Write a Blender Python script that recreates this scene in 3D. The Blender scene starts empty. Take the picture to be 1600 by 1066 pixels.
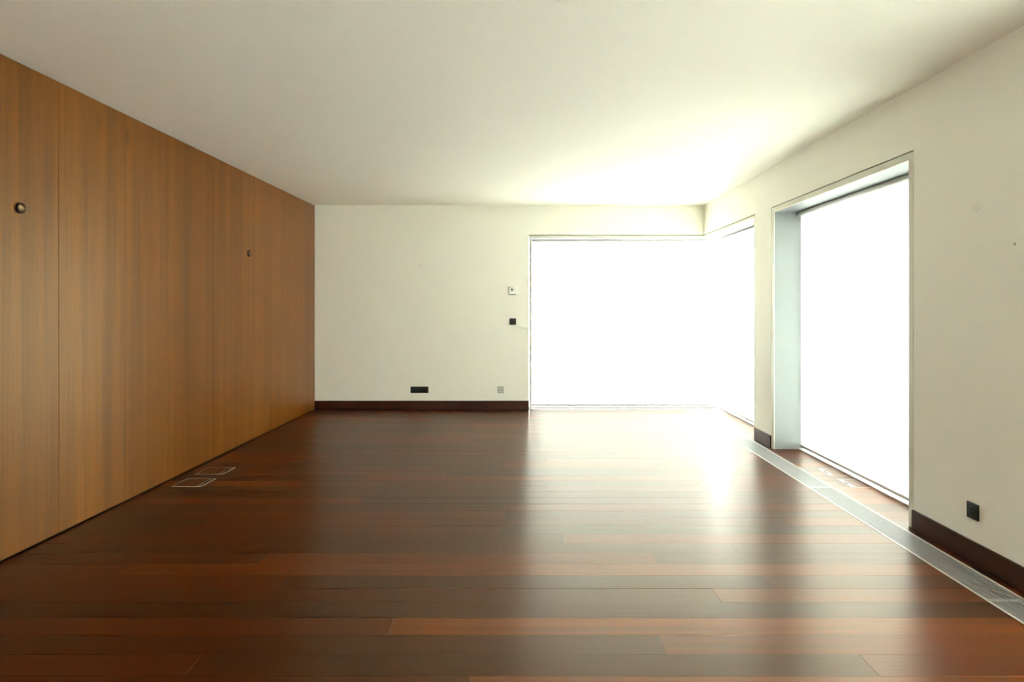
import bpy, bmesh, math, random
from mathutils import Vector

random.seed(7)
S = bpy.context.scene
COL = S.collection

# ------------------------------------------------------------------ camera, sky, sun, exposure
F, VX, VY, EYE = 1000.0, 820.0, 480.5, 1.350
cam = bpy.data.cameras.new('camera')
cam.sensor_width = 36.0
cam.lens = F / 1600.0 * 36.0
cam.shift_x = -(VX - 800.0) / 1600.0
cam.shift_y = -(533.0 - VY) / 1600.0
cam.clip_start = 0.05
co = bpy.data.objects.new('camera', cam)
COL.objects.link(co)
co.location = (0, 0, EYE)
co.rotation_euler = (math.pi / 2, 0, 0)
S.camera = co

w = bpy.data.worlds.new('sky')
S.world = w
w.use_nodes = True
bg = w.node_tree.nodes['Background']
bg.inputs[0].default_value = (1.0, 0.985, 0.955, 1)
bg.inputs[1].default_value = 39.0

sun = bpy.data.lights.new('sun', 'SUN')
sun.energy = 26.0
sun.angle = math.radians(0.6)
sun.color = (1.0, 0.97, 0.88)
so = bpy.data.objects.new('sun', sun)
COL.objects.link(so)
el = math.radians(50)
d = Vector((-0.465 * math.cos(el), -0.885 * math.cos(el), -math.sin(el)))
so.rotation_euler = d.to_track_quat('-Z', 'Y').to_euler()
so.location = (6, 14, 9)

S.view_settings.view_transform = 'Standard'
S.view_settings.look = 'None'
S.view_settings.gamma = 1.0
S.view_settings.use_curve_mapping = False
S.view_settings.exposure = 0.0
S.cycles.max_bounces = 10
S.cycles.diffuse_bounces = 8
S.cycles.glossy_bounces = 4
S.cycles.transmission_bounces = 8
S.cycles.transparent_max_bounces = 8
S.cycles.sample_clamp_indirect = 60.0
S.cycles.denoising_prefilter = 'ACCURATE'
S.cycles.caustics_reflective = False
S.cycles.caustics_refractive = False

# ------------------------------------------------------------------ dimensions (metres)
XL, XR, YB, YR, H = -2.77, 2.366, 8.44, -2.4, 2.70
XO, YO = 2.80, 8.84                  # outer faces of right and back wall
HEAD = 2.310                         # top of the wall openings
WX = 0.054                           # left edge of corner window opening
PIER0, PIER1 = 6.140, 6.572          # pier between the windows
DN = 3.894                           # near edge of the door-high window
W3A, W3B = -1.30, 2.66                # opening of the window beside the camera, outside the frame
R4A, R4B = -2.5, 0.7                 # opening of the added fill window behind the camera
BX, BY = 2.625, 8.62                 # planes of the blinds
GX0, GX1 = 2.124, 2.312              # floor grille


# ------------------------------------------------------------------ materials
def mat(name, color=(.8, .8, .8), rough=.5, metal=0.0, spec=.5):
    m = bpy.data.materials.new(name)
    m.use_nodes = True
    b = m.node_tree.nodes['Principled BSDF']
    b.inputs['Base Color'].default_value = (*color, 1)
    b.inputs['Roughness'].default_value = rough
    b.inputs['Metallic'].default_value = metal
    b.inputs['Specular IOR Level'].default_value = spec
    return m


class NT:
    def __init__(s, m):
        s.m, s.t = m, m.node_tree
        s.b = s.t.nodes.get('Principled BSDF')

    def n(s, typ, **kw):
        nd = s.t.nodes.new(typ)
        for k, v in kw.items():
            setattr(nd, k, v)
        return nd

    def l(s, a, b):
        s.t.links.new(a, b)

    def math(s, op, a, b=None, c=None):
        nd = s.n('ShaderNodeMath', operation=op)
        for i, v in enumerate((a, b, c)):
            if v is None:
                continue
            if isinstance(v, (int, float)):
                nd.inputs[i].default_value = v
            else:
                s.l(v, nd.inputs[i])
        return nd.outputs[0]

    def mix(s, fac, a, b, mode='MIX'):
        nd = s.n('ShaderNodeMix', data_type='RGBA', blend_type=mode)
        for i, v in ((0, fac), (6, a), (7, b)):
            if isinstance(v, (int, float)):
                nd.inputs[i].default_value = v
            elif isinstance(v, tuple):
                nd.inputs[i].default_value = (*v, 1)
            else:
                s.l(v, nd.inputs[i])
        return nd.outputs[2]

    def ramp(s, fac, stops):
        nd = s.n('ShaderNodeValToRGB')
        cr = nd.color_ramp
        while len(cr.elements) < len(stops):
            cr.elements.new(.5)
        for e, (p, c) in zip(cr.elements, stops):
            e.position = p
            e.color = (*c, 1)
        s.l(fac, nd.inputs[0])
        return nd.outputs[0]

    def noise(s, vec, scale, detail=4, rough=.6, dist=0.0):
        nd = s.n('ShaderNodeTexNoise')
        nd.inputs['Scale'].default_value = scale
        nd.inputs['Detail'].default_value = detail
        nd.inputs['Roughness'].default_value = rough
        nd.inputs['Distortion'].default_value = dist
        s.l(vec, nd.inputs['Vector'])
        return nd.outputs[0]

    def coords(s, scale, per_object=True, world=False):
        if world:
            src = s.n('ShaderNodeNewGeometry').outputs['Position']
        else:
            src = s.n('ShaderNodeTexCoord').outputs['Object']
        if per_object:
            r = s.n('ShaderNodeObjectInfo').outputs['Random']
            k = s.math('MULTIPLY', r, 57.0)
            add = s.n('ShaderNodeVectorMath', operation='ADD')
            s.l(src, add.inputs[0])
            s.l(k, add.inputs[1])
            src = add.outputs[0]
        mp = s.n('ShaderNodeMapping')
        mp.inputs['Scale'].default_value = scale
        s.l(src, mp.inputs['Vector'])
        return mp.outputs[0]


def plaster(name, col):
    m = mat(name, col, .85, 0, .25)
    t = NT(m)
    v = t.coords((1, 1, 1), False, True)
    n1 = t.noise(v, 1.3, 3, .5)
    c = t.mix(n1, tuple(x * .975 for x in col), tuple(min(1, x * 1.02) for x in col))
    t.l(c, t.b.inputs['Base Color'])
    n2 = t.noise(v, 160, 2, .5)
    bp = t.n('ShaderNodeBump')
    bp.inputs['Strength'].default_value = .05
    bp.inputs['Distance'].default_value = .002
    t.l(n2, bp.inputs['Height'])
    t.l(bp.outputs[0], t.b.inputs['Normal'])
    return m


M_wall = plaster('cream_wall_paint', (.90, .892, .79))
M_ceil = plaster('cream_ceiling_paint', (.90, .885, .77))


def aniso(t, axis, amount):
    c = t.n('ShaderNodeCombineXYZ')
    for i in range(3):
        c.inputs[i].default_value = axis[i]
    t.l(c.outputs[0], t.b.inputs['Tangent'])
    t.b.inputs['Anisotropic'].default_value = amount


def floor_wood(name='jatoba_floor_wood'):
    m = mat(name, (.14, .04, .01), .25, 0, .60)
    t = NT(m)
    rgb = t.n('ShaderNodeSeparateColor')
    t.l(t.n('ShaderNodeObjectInfo').outputs['Color'], rgb.inputs[0])
    base = t.ramp(rgb.outputs[0], [(0.0, (.019, .0038, .0002)), (.28, (.036, .0048, .0002)), (.55, (.068, .0085, .0003)),
                        (.80, (.106, .0180, .0004)), (1.0, (.146, .0300, .0006))])
    v = t.coords((.40, 15, 15))
    grain = t.noise(v, 2.2, 6, .68, .35)
    v2 = t.coords((1.3, 95, 95))
    fine = t.noise(v2, 1.6, 3, .6)
    g = t.math('ADD', t.math('MULTIPLY', grain, .76), t.math('MULTIPLY', fine, .24))
    k = t.ramp(g, [(.33, (.52, .46, .42)), (.50, (.97, .97, .97)), (.70, (1.35, 1.42, 1.4))])
    c = t.mix(1.0, base, k, 'MULTIPLY')
    t.l(c, t.b.inputs['Base Color'])
    aniso(t, (0, 1, 0), .50)
    t.b.inputs['Specular Tint'].default_value = (1.0, .64, .18, 1)
    ro = t.math('ADD', t.math('MULTIPLY', g, .20), .235)
    t.l(ro, t.b.inputs['Roughness'])
    bp = t.n('ShaderNodeBump')
    bp.inputs['Strength'].default_value = .50
    bp.inputs['Distance'].default_value = .0015
    t.l(g, bp.inputs['Height'])
    t.l(bp.outputs[0], t.b.inputs['Normal'])
    return m


M_floor = floor_wood()


def panel_wood():
    m = mat('teak_wall_veneer', (.3, .14, .04), .36, 0, .52)
    t = NT(m)
    rnd = t.n('ShaderNodeObjectInfo').outputs['Random']
    tone = t.ramp(rnd, [(0, (.134, .038, .0009)), (.5, (.156, .047, .0011)), (1, (.172, .054, .0014))])
    v = t.coords((9, 9, .22), True)
    band = t.noise(v, 1.0, 4, .6, .3)
    v2 = t.coords((85, 85, .9), True)
    fine = t.noise(v2, 1.0, 4, .65, .1)
    v3 = t.coords((260, 260, 6), True)
    pore = t.noise(v3, 1.0, 2, .5)
    k1 = t.ramp(band, [(.30, (.66, .62, .60)), (.5, (1, 1, 1)), (.70, (1.24, 1.26, 1.28))])
    k2 = t.ramp(fine, [(.30, (.78, .76, .74)), (.5, (1, 1, 1)), (.72, (1.14, 1.16, 1.18))])
    k3 = t.ramp(pore, [(.35, (.90, .89, .88)), (.55, (1.03, 1.03, 1.03))])
    c = t.mix(1, t.mix(1, t.mix(1, tone, k1, 'MULTIPLY'), k2, 'MULTIPLY'), k3, 'MULTIPLY')
    # age stains with a shape of their own: dark runs in the veneer
    sep = t.n('ShaderNodeSeparateXYZ')
    t.l(t.n('ShaderNodeNewGeometry').outputs['Position'], sep.inputs[0])
    tot = None
    for (y0, z0, sy, sz, a) in ((4.462, 2.53, .020, .055, .75), (4.16, 2.56, .018, .06, .45), (4.432, .42, .016, .34, .55),
                                (3.72, 2.05, .010, .16, .35), (4.86, 2.45, .02, .12, .35), (6.10, 2.5, .05, .05, .3)):
        a1 = t.math('POWER', t.math('DIVIDE', t.math('SUBTRACT', sep.outputs[1], y0), sy), 2.0)
        a2 = t.math('POWER', t.math('DIVIDE', t.math('SUBTRACT', sep.outputs[2], z0), sz), 2.0)
        g = t.math('MULTIPLY', t.math('EXPONENT', t.math('MULTIPLY', t.math('ADD', a1, a2), -1.0)), a)
        tot = g if tot is None else t.math('MAXIMUM', tot, g)
    c = t.mix(tot, c, (.045, .020, .008))
    t.l(c, t.b.inputs['Base Color'])
    aniso(t, (0, 0, 1), .7)
    t.b.inputs['Specular Tint'].default_value = (1.0, .70, .28, 1)
    ro = t.math('ADD', t.math('MULTIPLY', fine, .14), .27)
    t.l(ro, t.b.inputs['Roughness'])
    bp = t.n('ShaderNodeBump')
    bp.inputs['Strength'].default_value = .10
    bp.inputs['Distance'].default_value = .001
    t.l(fine, bp.inputs['Height'])
    t.l(bp.outputs[0], t.b.inputs['Normal'])
    return m


M_panel = panel_wood()


def base_wood():
    m = mat('dark_stained_skirting_wood', (.05, .014, .006), .32, 0, .5)
    t = NT(m)
    v = t.coords((3, 3, 60), False, True)
    n = t.noise(v, 2.0, 4, .6)
    c = t.ramp(n, [(.3, (.024, .0058, .0022)), (.7, (.055, .0130, .0045))])
    t.l(c, t.b.inputs['Base Color'])
    return m


M_base = base_wood()
M_base.node_tree.nodes['Principled BSDF'].inputs['Specular IOR Level'].default_value = .18
M_dark = mat('dark_void_paint', (.010, .008, .006), .9, 0, .1)
M_sub = mat('dark_subfloor', (.020, .010, .006), .9, 0, .1)
M_alu = mat('grey_anodised_aluminium', (.42, .42, .41), .42, .25)
M_alurail = mat('pale_aluminium_edge', (.70, .67, .60), .35, .3)
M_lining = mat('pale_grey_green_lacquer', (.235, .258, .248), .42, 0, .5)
M_face = mat('pale_beige_frame_lacquer', (.68, .67, .56), .45, 0, .4)
M_black = mat('black_plastic', (.010, .010, .009), .4, 0, .28)
M_black2 = mat('black_plastic_insert', (.014, .014, .012), .35, 0, .28)
M_hole = mat('black_hole', (.003, .003, .003), .7, 0, .2)
M_white = mat('white_plastic', (.90, .90, .86), .4, 0, .5)
M_bar = mat('pale_grey_bar', (.58, .58, .54), .45, 0, .4)
M_track = mat('grey_sill_track', (.36, .36, .34), .45, 0, .4)
M_boxframe = mat('dull_brass_edge', (.54, .48, .40), .35, .3)
M_grey = mat('grey_plastic', (.20, .20, .18), .4, 0, .5)
M_lgrey = mat('light_grey_plastic', (.55, .56, .50), .4, 0, .5)
M_chrome = mat('aged_bronze', (.15, .095, .050), .28, .85)
M_brown = mat('dark_bronze', (.05, .028, .014), .35, .6)
M_paintcap = mat('cream_painted_cap', (.87, .845, .75), .6, 0, .4)
M_smudge = mat('grey_beige_cap', (.50, .47, .38), .7, 0, .3)
M_sky_blocker = mat('grey_render', (.30, .29, .27), .9, 0, .2)
M_stone = mat('grey_terrace_stone', (.36, .355, .33), .8, 0, .3)


def brushed():
    m = mat('brushed_steel_plate', (.50, .50, .44), .4, .6)
    t = NT(m)
    n = t.noise(t.coords((40, 40, 400), False), 1.0, 2)
    t.l(t.ramp(n, [(.3, (.36, .36, .31)), (.7, (.58, .58, .52))]), t.b.inputs['Base Color'])
    return m


M_steel = brushed()


def blind_cloth():
    m = bpy.data.materials.new('white_blind_cloth')
    m.use_nodes = True
    t = NT(m)
    t.t.nodes.remove(t.b)
    out = t.t.nodes['Material Output']
    df = t.n('ShaderNodeBsdfDiffuse')
    tr = t.n('ShaderNodeBsdfTranslucent')
    v = t.coords((1, 1, 1), False, True)
    n = t.noise(v, 420, 1, .5)
    c = t.ramp(n, [(.3, (.89, .90, .88)), (.7, (.94, .95, .93))])
    t.l(c, df.inputs[0])
    t.l(c, tr.inputs[0])
    mx = t.n('ShaderNodeMixShader')
    mx.inputs[0].default_value = .58
    t.l(df.outputs[0], mx.inputs[1])
    t.l(tr.outputs[0], mx.inputs[2])
    t.l(mx.outputs[0], out.inputs[0])
    return m


M_blind = blind_cloth()


def window_glass():
    m = bpy.data.materials.new('window_glass')
    m.use_nodes = True
    t = NT(m)
    t.t.nodes.remove(t.b)
    out = t.t.nodes['Material Output']
    tp = t.n('ShaderNodeBsdfTransparent')
    tp.inputs[0].default_value = (.93, .97, .95, 1)
    gl = t.n('ShaderNodeBsdfGlossy')
    gl.inputs['Roughness'].default_value = .02
    fr = t.n('ShaderNodeFresnel')
    fr.inputs[0].default_value = 1.45
    mx = t.n('ShaderNodeMixShader')
    t.l(fr.outputs[0], mx.inputs[0])
    t.l(tp.outputs[0], mx.inputs[1])
    t.l(gl.outputs[0], mx.inputs[2])
    t.l(mx.outputs[0], out.inputs[0])
    return m


M_glass = window_glass()


# ------------------------------------------------------------------ mesh helpers
def box(bm, x0, x1, y0, y1, z0, z1):
    v = [bm.verts.new(p) for p in ((x0, y0, z0), (x1, y0, z0), (x1, y1, z0), (x0, y1, z0),
                                   (x0, y0, z1), (x1, y0, z1), (x1, y1, z1), (x0, y1, z1))]
    for f in ((3, 2, 1, 0), (4, 5, 6, 7), (0, 1, 5, 4), (1, 2, 6, 5), (2, 3, 7, 6), (3, 0, 4, 7)):
        bm.faces.new([v[i] for i in f])


def bevel(bm, w, seg=2):
    bmesh.ops.bevel(bm, geom=list(bm.edges), offset=w, segments=seg, affect='EDGES', profile=.5)


def lathe(bm, prof, n=32, cap=True):
    """surface of revolution about local +Y (out of a wall): prof = [(radius, y)]"""
    rings = []
    for r, y in prof:
        if r < 1e-6:
            rings.append([bm.verts.new((0, y, 0))])
        else:
            rings.append([bm.verts.new((r * math.cos(2 * math.pi * i / n), y, r * math.sin(2 * math.pi * i / n)))
                          for i in range(n)])
    for a, b in zip(rings, rings[1:]):
        for i in range(n):
            j = (i + 1) % n
            if len(a) == 1 and len(b) == 1:
                continue
            if len(a) == 1:
                bm.faces.new((a[0], b[j], b[i]))
            elif len(b) == 1:
                bm.faces.new((a[i], a[j], b[0]))
            else:
                bm.faces.new((a[i], a[j], b[j], b[i]))
    bmesh.ops.recalc_face_normals(bm, faces=bm.faces)


def obj(name, bm, m, parent=None, loc=None, smooth=False):
    me = bpy.data.meshes.new(name)
    bmesh.ops.recalc_face_normals(bm, faces=bm.faces)
    bm.to_mesh(me)
    bm.free()
    me.materials.append(m)
    if smooth:
        for p in me.polygons:
            p.use_smooth = True
    o = bpy.data.objects.new(name, me)
    COL.objects.link(o)
    if parent:
        o.parent = parent
    if loc:
        o.location = loc
    return o


def bx(name, dims, m, parent=None, bev=0.0, seg=2, loc=None):
    bm = bmesh.new()
    box(bm, *dims)
    if bev:
        bevel(bm, bev, seg)
    return obj(name, bm, m, parent, loc)


def boxes(name, lst, m, parent=None):
    bm = bmesh.new()
    for dms in lst:
        box(bm, *dms)
    return obj(name, bm, m, parent)


def struct(o):
    o['kind'] = 'structure'
    return o


def empty(name, loc=(0, 0, 0), rot=(0, 0, 0)):
    o = bpy.data.objects.new(name, None)
    o.empty_display_size = .1
    COL.objects.link(o)
    o.location = loc
    o.rotation_euler = rot
    return o


def thing(o, label, cat, group=None):
    o['label'] = label
    o['category'] = cat
    if group:
        o['group'] = group
    return o


def copy_tree(o, parent=None):
    c = o.copy()
    COL.objects.link(c)
    if parent:
        c.parent = parent
    for ch in list(o.children):
        copy_tree(ch, c)
    return c


# ------------------------------------------------------------------ room shell
T = .03
bm = bmesh.new()
box(bm, XL - .2, XO, YR - .35, YO, H, H + .25)
for v in bm.verts:                                    # the slab sags a little over the near right corner
    if v.co.z < H + .01 and v.co.x > 0 and v.co.y < 0:
        v.co.z -= .026
struct(obj('ceiling', bm, M_ceil))
struct(boxes('wall_back', [(XL - .2, WX, YB, YO, -.15, H), (WX, XR, YB, YO, HEAD, H)], M_wall))
struct(boxes('wall_right', [(XR, XO, YR, W3A, -.15, H), (XR, XO, W3B, DN, -.15, H), (XR, XO, W3A, W3B, HEAD, H), (XR, XO, PIER0, PIER1, -.15, H),
                            (XR, XO, DN, PIER0, HEAD, H), (XR, XO, PIER1, YO, HEAD, H)], M_wall))
struct(boxes('wall_rear', [(XL - .2, R4A, YR - .35, YR, -.15, H), (R4B, XO, YR - .35, YR, -.15, H), (R4A, R4B, YR - .35, YR, HEAD, H)], M_wall))
wall_left = struct(boxes('wall_left', [(XL - .2, XL - .019, YR, YB, -.15, H)], M_dark))

# veneered panels of the left wall, one object each
seams = [YR + .003]
y = 3.805 - .627 * 9
while y < YB - .1:
    if y > YR + .1:
        seams.append(y)
    y += .627
seams.append(YB - .0005)
for a, b in zip(seams, seams[1:]):
    ga = .0022 if abs(a - 3.805) < .01 else .0007
    gb = .0022 if abs(b - 3.805) < .01 else .0007
    cy = (a + b) / 2
    bm = bmesh.new()
    hw = (b - a) / 2
    box(bm, -.018, 0, -hw + ga, hw - gb, .010, H - .010)
    bevel(bm, .0005, 1)
    obj('panel', bm, M_panel, wall_left, (XL, cy, 0))

# floor: dark sub-floor with the convector trench, planks laid on it
Y_PL = 1.62
floor = struct(boxes('floor', [
    (XL - .02, GX0 - .002, Y_PL, YB, -.15, -.020), (GX1 + .002, XR, Y_PL, YB, -.15, -.020),
    (XR, XO, DN, PIER0, -.15, -.020), (XR, XO, PIER1, YO, -.15, -.020), (XR, XO, W3A, W3B, -.15, -.001), (WX, XR, YB, YO, -.15, -.020),
    (GX0 - .002, GX1 + .002, Y_PL, YB, -.15, -.130), (XL - .02, XR, YR, Y_PL, -.15, -.001), (R4A, R4B, YR - .35, YR, -.15, -.001)], M_sub))
floor.data.materials.append(M_floor)
floor.color = (.4, .4, .4, 1)
for p in floor.data.polygons:
    if p.center.y < Y_PL - .01 and p.normal.z > .9:
        p.material_index = 1

PW = .1465
ROW0 = 2.928 - PW * 8


def plank(x0, x1, y0, y1, tilt=True, tone=None):
    if x1 - x0 < .004 or y1 - y0 < .006:
        return
    bm = bmesh.new()
    hx, hy = (x1 - x0) / 2, (y1 - y0) / 2
    g = .0003
    box(bm, -hx + g, hx - g, -hy + g, hy - g, -.018, 0)
    top = [e for e in bm.edges if all(abs(v.co.z) < 1e-6 for v in e.verts)]
    bmesh.ops.bevel(bm, geom=top, offset=.0005, segments=1, affect='EDGES')
    o = obj('plank', bm, M_floor, floor, ((x0 + x1) / 2, (y0 + y1) / 2, 0))
    if tone is None:
        tone = random.betavariate(1.7, 2.6)
    o.color = (tone, tone, tone, 1)
    if tilt:
        o.rotation_euler = (math.radians(random.gauss(0, .16)), math.radians(random.gauss(0, .01)), 0)
    return o


# fixed joints that the photograph shows near the camera: row index -> x of the butt joints
FIXED = {3: ([-.2], [.38, .85]), 4: ([-1.25, 1.3], [.45, .20, .62]), 5: ([.55], [.25, .70]), 6: ([-.567], [.50, .95]),
         7: ([-.9], [.10, .27]), 8: ([.9], [.36, .72]), 9: ([-1.18, 1.2], [.48, .22, .45])}
XP0 = XL + .002
k = 0
yy = ROW0
while yy < YB - .002:
    y0, y1 = yy, min(yy + PW, YB)
    tones = None
    if k in FIXED:
        js, tones = FIXED[k]
    else:
        js, x = [], XP0 + random.uniform(.35, 1.9)
        while x < GX0 - .35:
            js.append(x)
            x += random.uniform(1.3, 2.3)
    xs = [XP0] + list(js) + [GX0 - .001]
    for n, (a, b) in enumerate(zip(xs, xs[1:])):
        plank(a, b, y0, y1, True, tones[n] if tones else None)
    # the strip between grille and wall, deeper in the window recesses
    for (za, zb, xe) in ((ROW0, DN + .006, XR - .001), (DN + .006, PIER0 - .006, XO - .07), (PIER0 - .006, PIER1 + .006, XR - .001),
                         (PIER1 + .006, YB, XO - .07)):
        plank(GX1 + .001, xe, max(y0, za), min(y1, zb), False)
    yy += PW
    k += 1
yy = YB
while yy < YO - .08:                                  # recess of the back window
    y1 = min(yy + PW, YO - .07)
    for a, b in ((WX + .005, 1.3), (1.3, XO - .07)):
        plank(a, b, yy, y1, False)
    yy += PW

# skirting boards
BH, BT = .120, .014
struct(bx('baseboard_back', (XL + .001, WX - .001, YB - BT, YB - .0005, .001, BH), M_base, None, .0015, 1))
struct(bx('baseboard_right', (XR - BT, XR - .0005, W3B + .001, DN - .001, .001, BH), M_base, None, .0015, 1))
struct(bx('baseboard_pier', (XR - BT, XR - .0005, PIER0 + .001, PIER1 - .001, .001, BH), M_base, None, .0015, 1))

# ------------------------------------------------------------------ windows
GAP = .008
# window_1: the corner window, back wing and right wing
w1 = struct(empty('window_1', (WX, YB, 0)))


def child(name, dims, m, par, bev=.0015):
    p = par.location
    return bx(name, (dims[0] - p.x, dims[1] - p.x, dims[2] - p.y, dims[3] - p.y, dims[4] - p.z, dims[5] - p.z), m, par, bev, 1)


FB = .028
LX1, LY1 = XO - .005, YO - .005
FT = .012                                             # the frame faces sit in front of the darker reveal linings
child('face_strip', (WX + GAP, WX + GAP + FB, YB + .001, YB + FT, .001, HEAD - GAP), M_face, w1)
child('face_strip', (WX + GAP + FB, XR + GAP, YB + .001, YB + FT, HEAD - GAP - FB, HEAD - GAP), M_face, w1)
child('face_strip', (XR + .001, XR + FT, PIER1 + GAP + FB, YB + .001, HEAD - GAP - FB, HEAD - GAP), M_face, w1)
child('face_strip', (XR + .001, XR + FT, PIER1 + GAP, PIER1 + GAP + FB, .001, HEAD - GAP), M_face, w1)
child('jamb_lining', (WX + GAP, WX + GAP + FB, YB + FT, LY1, .001, HEAD - GAP), M_lining, w1)
child('head_lining', (WX + GAP + FB, XR + FT, YB + FT, LY1, HEAD - GAP - FB, HEAD - GAP), M_lining, w1)
child('head_lining', (XR + FT, LX1, PIER1 + GAP + FB, LY1, HEAD - GAP - FB, HEAD - GAP), M_lining, w1)
child('jamb_lining', (XR + FT, LX1, PIER1 + GAP, PIER1 + GAP + FB, .001, HEAD - GAP), M_lining, w1)
# glazing: slim frames outside of the blinds
GXp, GYp = XO - .04, YO - .04
child('pane', (WX + .05, GXp + .003, GYp - .004, GYp + .004, .03, 2.26), M_glass, w1, 0)
child('pane', (GXp - .004, GXp + .004, PIER1 + .05, GYp - .006, .03, 2.26), M_glass, w1, 0)
child('bottom_rail', (WX + .036, GXp + .02, GYp - .025, GYp + .025, -.018, .040), M_alu, w1)
child('bottom_rail', (GXp - .025, GXp + .025, PIER1 + .036, GYp - .026, -.018, .040), M_alu, w1)

child('sill_track', (WX + GAP + FB + .002, GXp - .027, BY - .020, GYp - .027, -.001, .009), M_track, w1)
child('sill_track', (BX - .020, GXp - .027, PIER1 + GAP + FB + .002, BY - .021, -.001, .009), M_track, w1)

# window_2: the door-high window on the right; window_3: its twin beside the camera
FD = .046


def tall_window(name, a, b):
    wn = struct(empty(name, (XR, a, 0)))
    for tag, x0, x1, m in (('face_strip', XR + .001, XR + FT, M_face), ('lining', XR + FT, LX1, M_lining)):
        jn, hn = (tag, tag) if tag == 'face_strip' else ('jamb_lining', 'head_lining')
        child(jn, (x0, x1, a + GAP, a + GAP + FD, .001, HEAD - GAP), m, wn)
        child(jn, (x0, x1, b - GAP - FD, b - GAP, .001, HEAD - GAP), m, wn)
        child(hn, (x0, x1, a + GAP + FD, b - GAP - FD, HEAD - GAP - FD, HEAD - GAP), m, wn)
    child('pane', (GXp - .004, GXp + .004, a + .06, b - .06, .03, 2.24), M_glass, wn, 0)
    child('bottom_rail', (GXp - .025, GXp + .025, a + .054, b - .054, -.001, .050), M_alu, wn)
    child('sill_track', (BX - .020, GXp - .027, a + GAP + FD + .002, b - GAP - FD - .002, -.001, .009), M_white, wn)
    child('top_rail', (GXp - .025, GXp + .025, a + .054, b - .054, 2.205, 2.256), M_alu, wn)


tall_window('window_2', DN, PIER0)
tall_window('window_3', W3A, W3B)

# unseen window added behind the camera for fill light
w4 = struct(empty('fill_window_4', (R4A, YR, 0)))
child('jamb_lining', (R4A + GAP, R4A + GAP + FD, YR - .345, YR - .002, .001, HEAD - GAP), M_lining, w4)
child('jamb_lining', (R4B - GAP - FD, R4B - GAP, YR - .345, YR - .002, .001, HEAD - GAP), M_lining, w4)
child('head_lining', (R4A + GAP + FD, R4B - GAP - FD, YR - .345, YR - .002, HEAD - GAP - FD, HEAD - GAP), M_lining, w4)
child('pane', (R4A + .06, R4B - .06, YR - .314, YR - .306, .03, 2.24), M_glass, w4, 0)
child('bottom_rail', (R4A + .054, R4B - .054, YR - .335, YR - .285, -.001, .050), M_alu, w4)

# unseen slab added to cut skylight on the corner and tall window blinds
struct(boxes('sky_blocker', [(XO, XO + 1.6, 3.2, YO + 1.6, 2.72, 2.95), (XL - .2, XO, YO, YO + 1.6, 2.72, 2.95)], M_sky_blocker))

# terrace outside
struct(boxes('trim_1', [(XO, XO + 25, -25, YO + 25, -.35, -.06), (XL - 25, XO, YO, YO + 25, -.35, -.06), (XL - 25, XO, -25, YR - .36, -.35, -.06)], M_stone)).name = 'terrace'


# ------------------------------------------------------------------ roller blinds
def blind(axis, pos, a0, a1, z0, z1, label):
    """axis 'x': cloth runs along X at y = pos; axis 'y': runs along Y at x = pos"""
    mid = (a0 + a1) / 2
    root = empty('roller_blind', (mid, pos, z0) if axis == 'x' else (pos, mid, z0), (0, 0, 0) if axis == 'x' else (0, 0, math.pi / 2))
    thing(root, label, 'blind', 'white roller blinds in the windows')
    hw = (a1 - a0) / 2
    bm = bmesh.new()
    nx, nz = 24, 12
    vs = [[bm.verts.new((-hw + 2 * hw * i / nx, .0025 * math.sin(i * 1.7) * math.sin(math.pi * j / nz), .012 + (z1 - z0 - .012) * j / nz))
           for i in range(nx + 1)] for j in range(nz + 1)]
    for j in range(nz):
        for i in range(nx):
            bm.faces.new((vs[j][i], vs[j][i + 1], vs[j + 1][i + 1], vs[j + 1][i]))
    obj('cloth', bm, M_blind, root, None, True)
    bx('bottom_bar', (-hw, hw, -.009, .009, 0, .024), M_bar, root, .004, 2)
    bm = bmesh.new()
    lathe(bm, [(0, -hw + .004), (.022, -hw + .004), (.022, hw - .004), (0, hw - .004)], 16)
    o = obj('roller_tube', bm, M_white, root, (0, .022, z1 - z0 - .012), True)
    o.rotation_euler = (0, 0, -math.pi / 2)
    return root


ZT = HEAD - GAP - FB - .012
blind('x', BY, WX + GAP + FB + .001, BX - .036, .026, ZT, 'white backlit roller blind on the back wall side of the corner window')
blind('y', BX, PIER1 + GAP + FB + .001, BY - .018, .026, ZT, 'white backlit roller blind on the right wall side of the corner window')
blind('y', BX, DN + GAP + FD + .001, PIER0 - GAP - FD - .001, .026, HEAD - GAP - FD - .012,
      'white backlit roller blind in the deep door-high window with the floor boxes')
blind('y', BX, W3A + GAP + FD + .004, W3B - GAP - FD - .004, .026, HEAD - GAP - FD - .012,
      'white backlit roller blind in the window beside the camera, right of the picture')

blind('x', YR - .22, R4A + GAP + FD + .004, R4B - GAP - FD - .004, .026, HEAD - GAP - FD - .012,
      'white backlit roller blind in the added fill window behind the camera')

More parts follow.
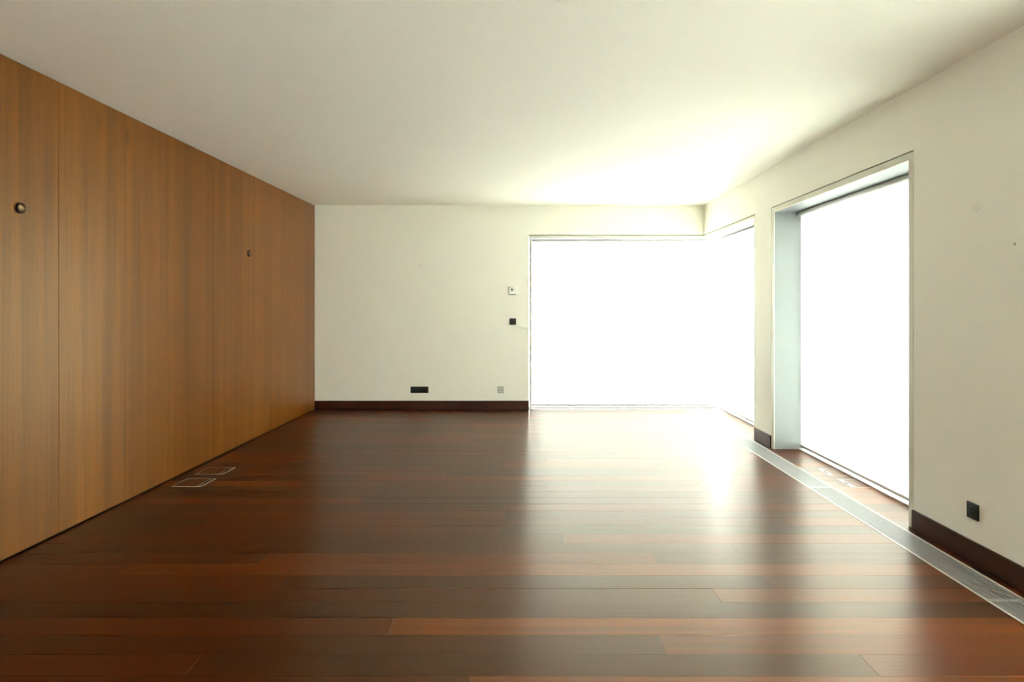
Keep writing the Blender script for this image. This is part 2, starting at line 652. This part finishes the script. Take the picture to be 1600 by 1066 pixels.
# ------------------------------------------------------------------ floor grille
SEG = [1.099, 2.954, 4.810, 6.665, YB - .004]
rl = empty('grille_frame', ((GX0 + GX1) / 2, (Y_PL + YB) / 2, 0))
thing(rl, 'long pale metal edging around the floor grille along the right wall', 'frame')
RW = .009
hw = (GX1 - GX0) / 2
hl = (YB - Y_PL) / 2
for sgn in (-1, 1):
    bx('edge_rail', (sgn * hw - (RW if sgn > 0 else 0), sgn * hw + (0 if sgn > 0 else RW), -hl + .002, hl - .003, -.022, .0025), M_alurail, rl, .001, 1)
NB = 12
inner0, inner1 = GX0 + RW + .0015, GX1 - RW - .0015
pitch = (inner1 - inner0) / NB
where = ['nearest the camera, at the right picture edge', 'second from the camera, ending beside the floor boxes',
         'third from the camera, passing in front of the white pier', 'farthest from the camera, ending at the corner window']
for s in range(4):
    a, b = max(SEG[s], Y_PL + .003), SEG[s + 1]
    g = empty('floor_grille', ((inner0 + inner1) / 2, (a + b) / 2, -.010))
    thing(g, 'grey metal floor grille section ' + where[s], 'grille', 'floor grille sections along the right wall')
    L = (b - a) / 2 - .0012
    bm = bmesh.new()
    box(bm, -.0030, .0030, -L, L, -.008, .010)
    me = None
    for i in range(NB):
        xc = (i + .5) * pitch - (inner1 - inner0) / 2
        if me is None:
            o = obj('bar', bm, M_alu, g, (xc, 0, 0))
            me = o.data
        else:
            o = bpy.data.objects.new('bar', me)
            COL.objects.link(o)
            o.parent = g
            o.location = (xc, 0, 0)
    for yc in (-L + .006, L - .006):
        bx('cross_rod', (-(inner1 - inner0) / 2, (inner1 - inner0) / 2, yc - .004, yc + .004, -.004, .0090), M_alurail, g)


# ------------------------------------------------------------------ floor boxes
def floor_box(cx, cy, side, label):
    """side = -1: cable flap at the -X edge; +1: at the +X edge"""
    r = empty('floor_box', (cx, cy, 0))
    thing(r, label, 'floor box', 'flush floor boxes with wood lids')
    h = .111
    bm = bmesh.new()
    f = .0034
    for dm in ((-h, h, -h, -h + f, -.001, .003), (-h, h, h - f, h, -.001, .003), (-h, -h + f, -h + f, h - f, -.001, .003), (h - f, h, -h + f, h - f, -.001, .003)):
        box(bm, *dm)
    obj('frame', bm, M_boxframe, r)
    xa, xb = (-h + f + .001, h - f - .034) if side > 0 else (-h + f + .034, h - f - .001)
    bx('lid', (xa, xb, -h + f + .001, h - f - .001, -.001, .0022), M_floor, r, .0006, 1)
    xa, xb = (h - f - .031, h - f - .001) if side > 0 else (-h + f + .001, -h + f + .031)
    lid = [c for c in r.children if c.name.startswith('lid')][0]
    lid.color = (.45, .45, .45, 1)
    fl = bx('cable_flap', (xa, xb, -h + f + .001, h - f - .001, -.001, .0024), M_floor if side > 0 else M_alu, r, .0006, 1)
    fl.color = (.45, .45, .45, 1)
    e = (xa - .002, xa + .003) if side > 0 else (xb - .003, xb + .002)
    bx('hinge_strip', (e[0], e[1], -h + f + .001, h - f - .001, .0010, .0034), M_boxframe, r)
    bx('finger_slot', ((xa + xb) / 2 - .006, (xa + xb) / 2 + .006, -.035, .035, .0024, .0028), M_hole, fl)
    return r


floor_box(-2.545, 4.928, 1, 'square floor box with wood lid by the wood wall, nearer of that pair')
floor_box(-2.550, 5.279, 1, 'square floor box with wood lid by the wood wall, farther of that pair')
floor_box(2.556, 4.905, -1, 'square floor box under the tall window blind, nearer of that pair')
floor_box(2.552, 5.240, -1, 'square floor box under the tall window blind, farther of that pair')


# ------------------------------------------------------------------ wall fittings (local frame: wall at y=0, outward = -y)
def plate(bm, wd, ht, dp, r=.003):
    box(bm, -wd / 2, wd / 2, -dp, 0, -ht / 2, ht / 2)
    bevel(bm, r, 2)


def insert_disc(name, rad, y, m, par, loc=(0, 0, 0), depth=.002):
    bm = bmesh.new()
    lathe(bm, [(0, y - depth), (rad, y - depth), (rad, y), (0, y)], 24)
    return obj(name, bm, m, par, loc)


def socket_insert(par, cx):
    """square cover with a round schuko well and two contact holes"""
    bm = bmesh.new()
    lathe(bm, [(.0250, -.0110), (.0205, -.0125), (.0195, -.0118), (.0190, -.0060), (0, -.0060)], 32)
    box(bm, -.027, .027, -.0105, -.008, -.027, .027)
    s = obj('socket_insert', bm, M_black2, par, (cx, 0, 0))
    insert_disc('well', .0188, -.0106, M_hole, s, (0, 0, 0), .0006)
    for sx in (-.0095, .0095):
        insert_disc('contact', .0028, -.0112, M_grey, s, (sx, 0, 0), .0006)
    return s


# triple socket low on the back wall
r = empty('triple_socket', (-1.388, YB, .264))
thing(r, 'wide black triple power socket low on the cream back wall', 'socket')
bm = bmesh.new(); plate(bm, .236, .083, .009); obj('frame', bm, M_black, r)
for cx in (-.071, 0, .071):
    socket_insert(r, cx)

# silver outlet plate
r = empty('outlet_plate', (-.318, YB, .264))
thing(r, 'square silver grey outlet plate low on the back wall beside the corner window', 'outlet')
bm = bmesh.new(); plate(bm, .083, .088, .009); obj('frame', bm, M_steel, r)
f = bx('cover', (-.028, .028, -.012, -.008, -.029, .029), M_lgrey, r, .0015, 2)
for sx in (-.012, .012):
    bx('port', (sx - .007, sx + .007, -.0126, -.0115, -.010, .004), M_grey, f)

# black switch
r = empty('light_switch', (-.157, YB, 1.164))
thing(r, 'square black light switch on the back wall below the thermostat', 'switch')
bm = bmesh.new(); plate(bm, .084, .084, .009); obj('frame', bm, M_black, r)
bm = bmesh.new()
box(bm, -.028, .028, -.013, -.008, -.028, .028)
for v in bm.verts:
    if v.co.y < -.012 and v.co.z < 0:
        v.co.y += .0035
bevel(bm, .001, 1)
obj('rocker', bm, M_black2, r)

# thermostat
r = empty('thermostat', (-.158, YB, 1.572))
thing(r, 'small white thermostat with a dark dial above the black light switch', 'thermostat')
bm = bmesh.new(); plate(bm, .096, .100, .030, .004); obj('body', bm, M_white, r)
insert_disc('dial', .0165, -.030, M_grey, r, (-.012, 0, .012), .007)
bx('slide_switch', (.022, .038, -.0325, -.0295, .006, .012), M_lgrey, r, .0008, 1)
bx('indicator', (-.022, -.012, -.0312, -.0295, -.026, -.020), M_lgrey, r, .0004, 1)
bx('shadow_plate', (-.054, .046, -.012, -.0001, -.054, .050), M_grey, r, .001, 1)  # dark edge left and below stands in for the body's cast shadow

# single socket on the right wall
r = empty('wall_socket', (XR, 3.372, .277), (0, 0, -math.pi / 2))
thing(r, 'square black power socket low on the right wall above the skirting', 'socket')
bm = bmesh.new(); plate(bm, .086, .086, .010); obj('frame', bm, M_black, r)
socket_insert(r, 0)


# round fittings at head height, one pair on the wood, one painted on each plain wall
def wall_cup(loc, rot, label):
    r = empty('wall_cup', loc, rot)
    thing(r, label, 'wall fitting', 'round metal fittings in the wood wall')
    bm = bmesh.new()
    lathe(bm, [(.031, 0), (.031, -.011), (.0295, -.0125), (.0270, -.0125)], 40)
    obj('rim', bm, M_brown, r, None, True)
    bm = bmesh.new()
    lathe(bm, [(.0270, -.0125), (.0250, -.0085), (.0215, -.0050), (.0165, -.0024), (.010, -.0010), (0, -.0005)], 40)
    obj('bowl', bm, M_chrome, r, None, True)
    return r


wall_cup((XL, 3.511, 1.894), (0, 0, math.pi / 2), 'round metal cup in the wood wall near the left edge of the picture')
wall_cup((XL, 6.427, 1.893), (0, 0, math.pi / 2), 'round metal cup in the wood wall farther off, toward the back corner')


def wall_cap(loc, rot, label, m=M_paintcap, rad=.028, d=.006, name='round_cover'):
    bm = bmesh.new()
    lathe(bm, [(rad, 0), (rad * .985, -d * .55), (rad * .92, -d * .85), (rad * .8, -d), (0, -d * 1.05)], 32)
    o = obj(name, bm, m, None, loc, True)
    o.rotation_euler = rot
    return thing(o, label, 'cover')


wall_cap((-1.368, YB, 1.899), (0, 0, 0), 'small cream round cap on the plain back wall above the triple socket', d=.0025)
wall_cap((XR, 3.352, 1.876), (0, 0, -math.pi / 2), 'small cream round cap high on the right wall above the black socket')
wall_cap((XR, 3.090, 1.657), (0, 0, -math.pi / 2), 'tiny grey nail head on the right wall by the picture edge', M_smudge, .006, .003, 'nail_head')['category'] = 'nail'
wall_cap((-.996, 2.863, H), (-math.pi / 2, 0, 0), 'tiny grey beige round cap on the ceiling at the top left', M_smudge, .016, .003, 'ceiling_cap')['category'] = 'ceiling cap'
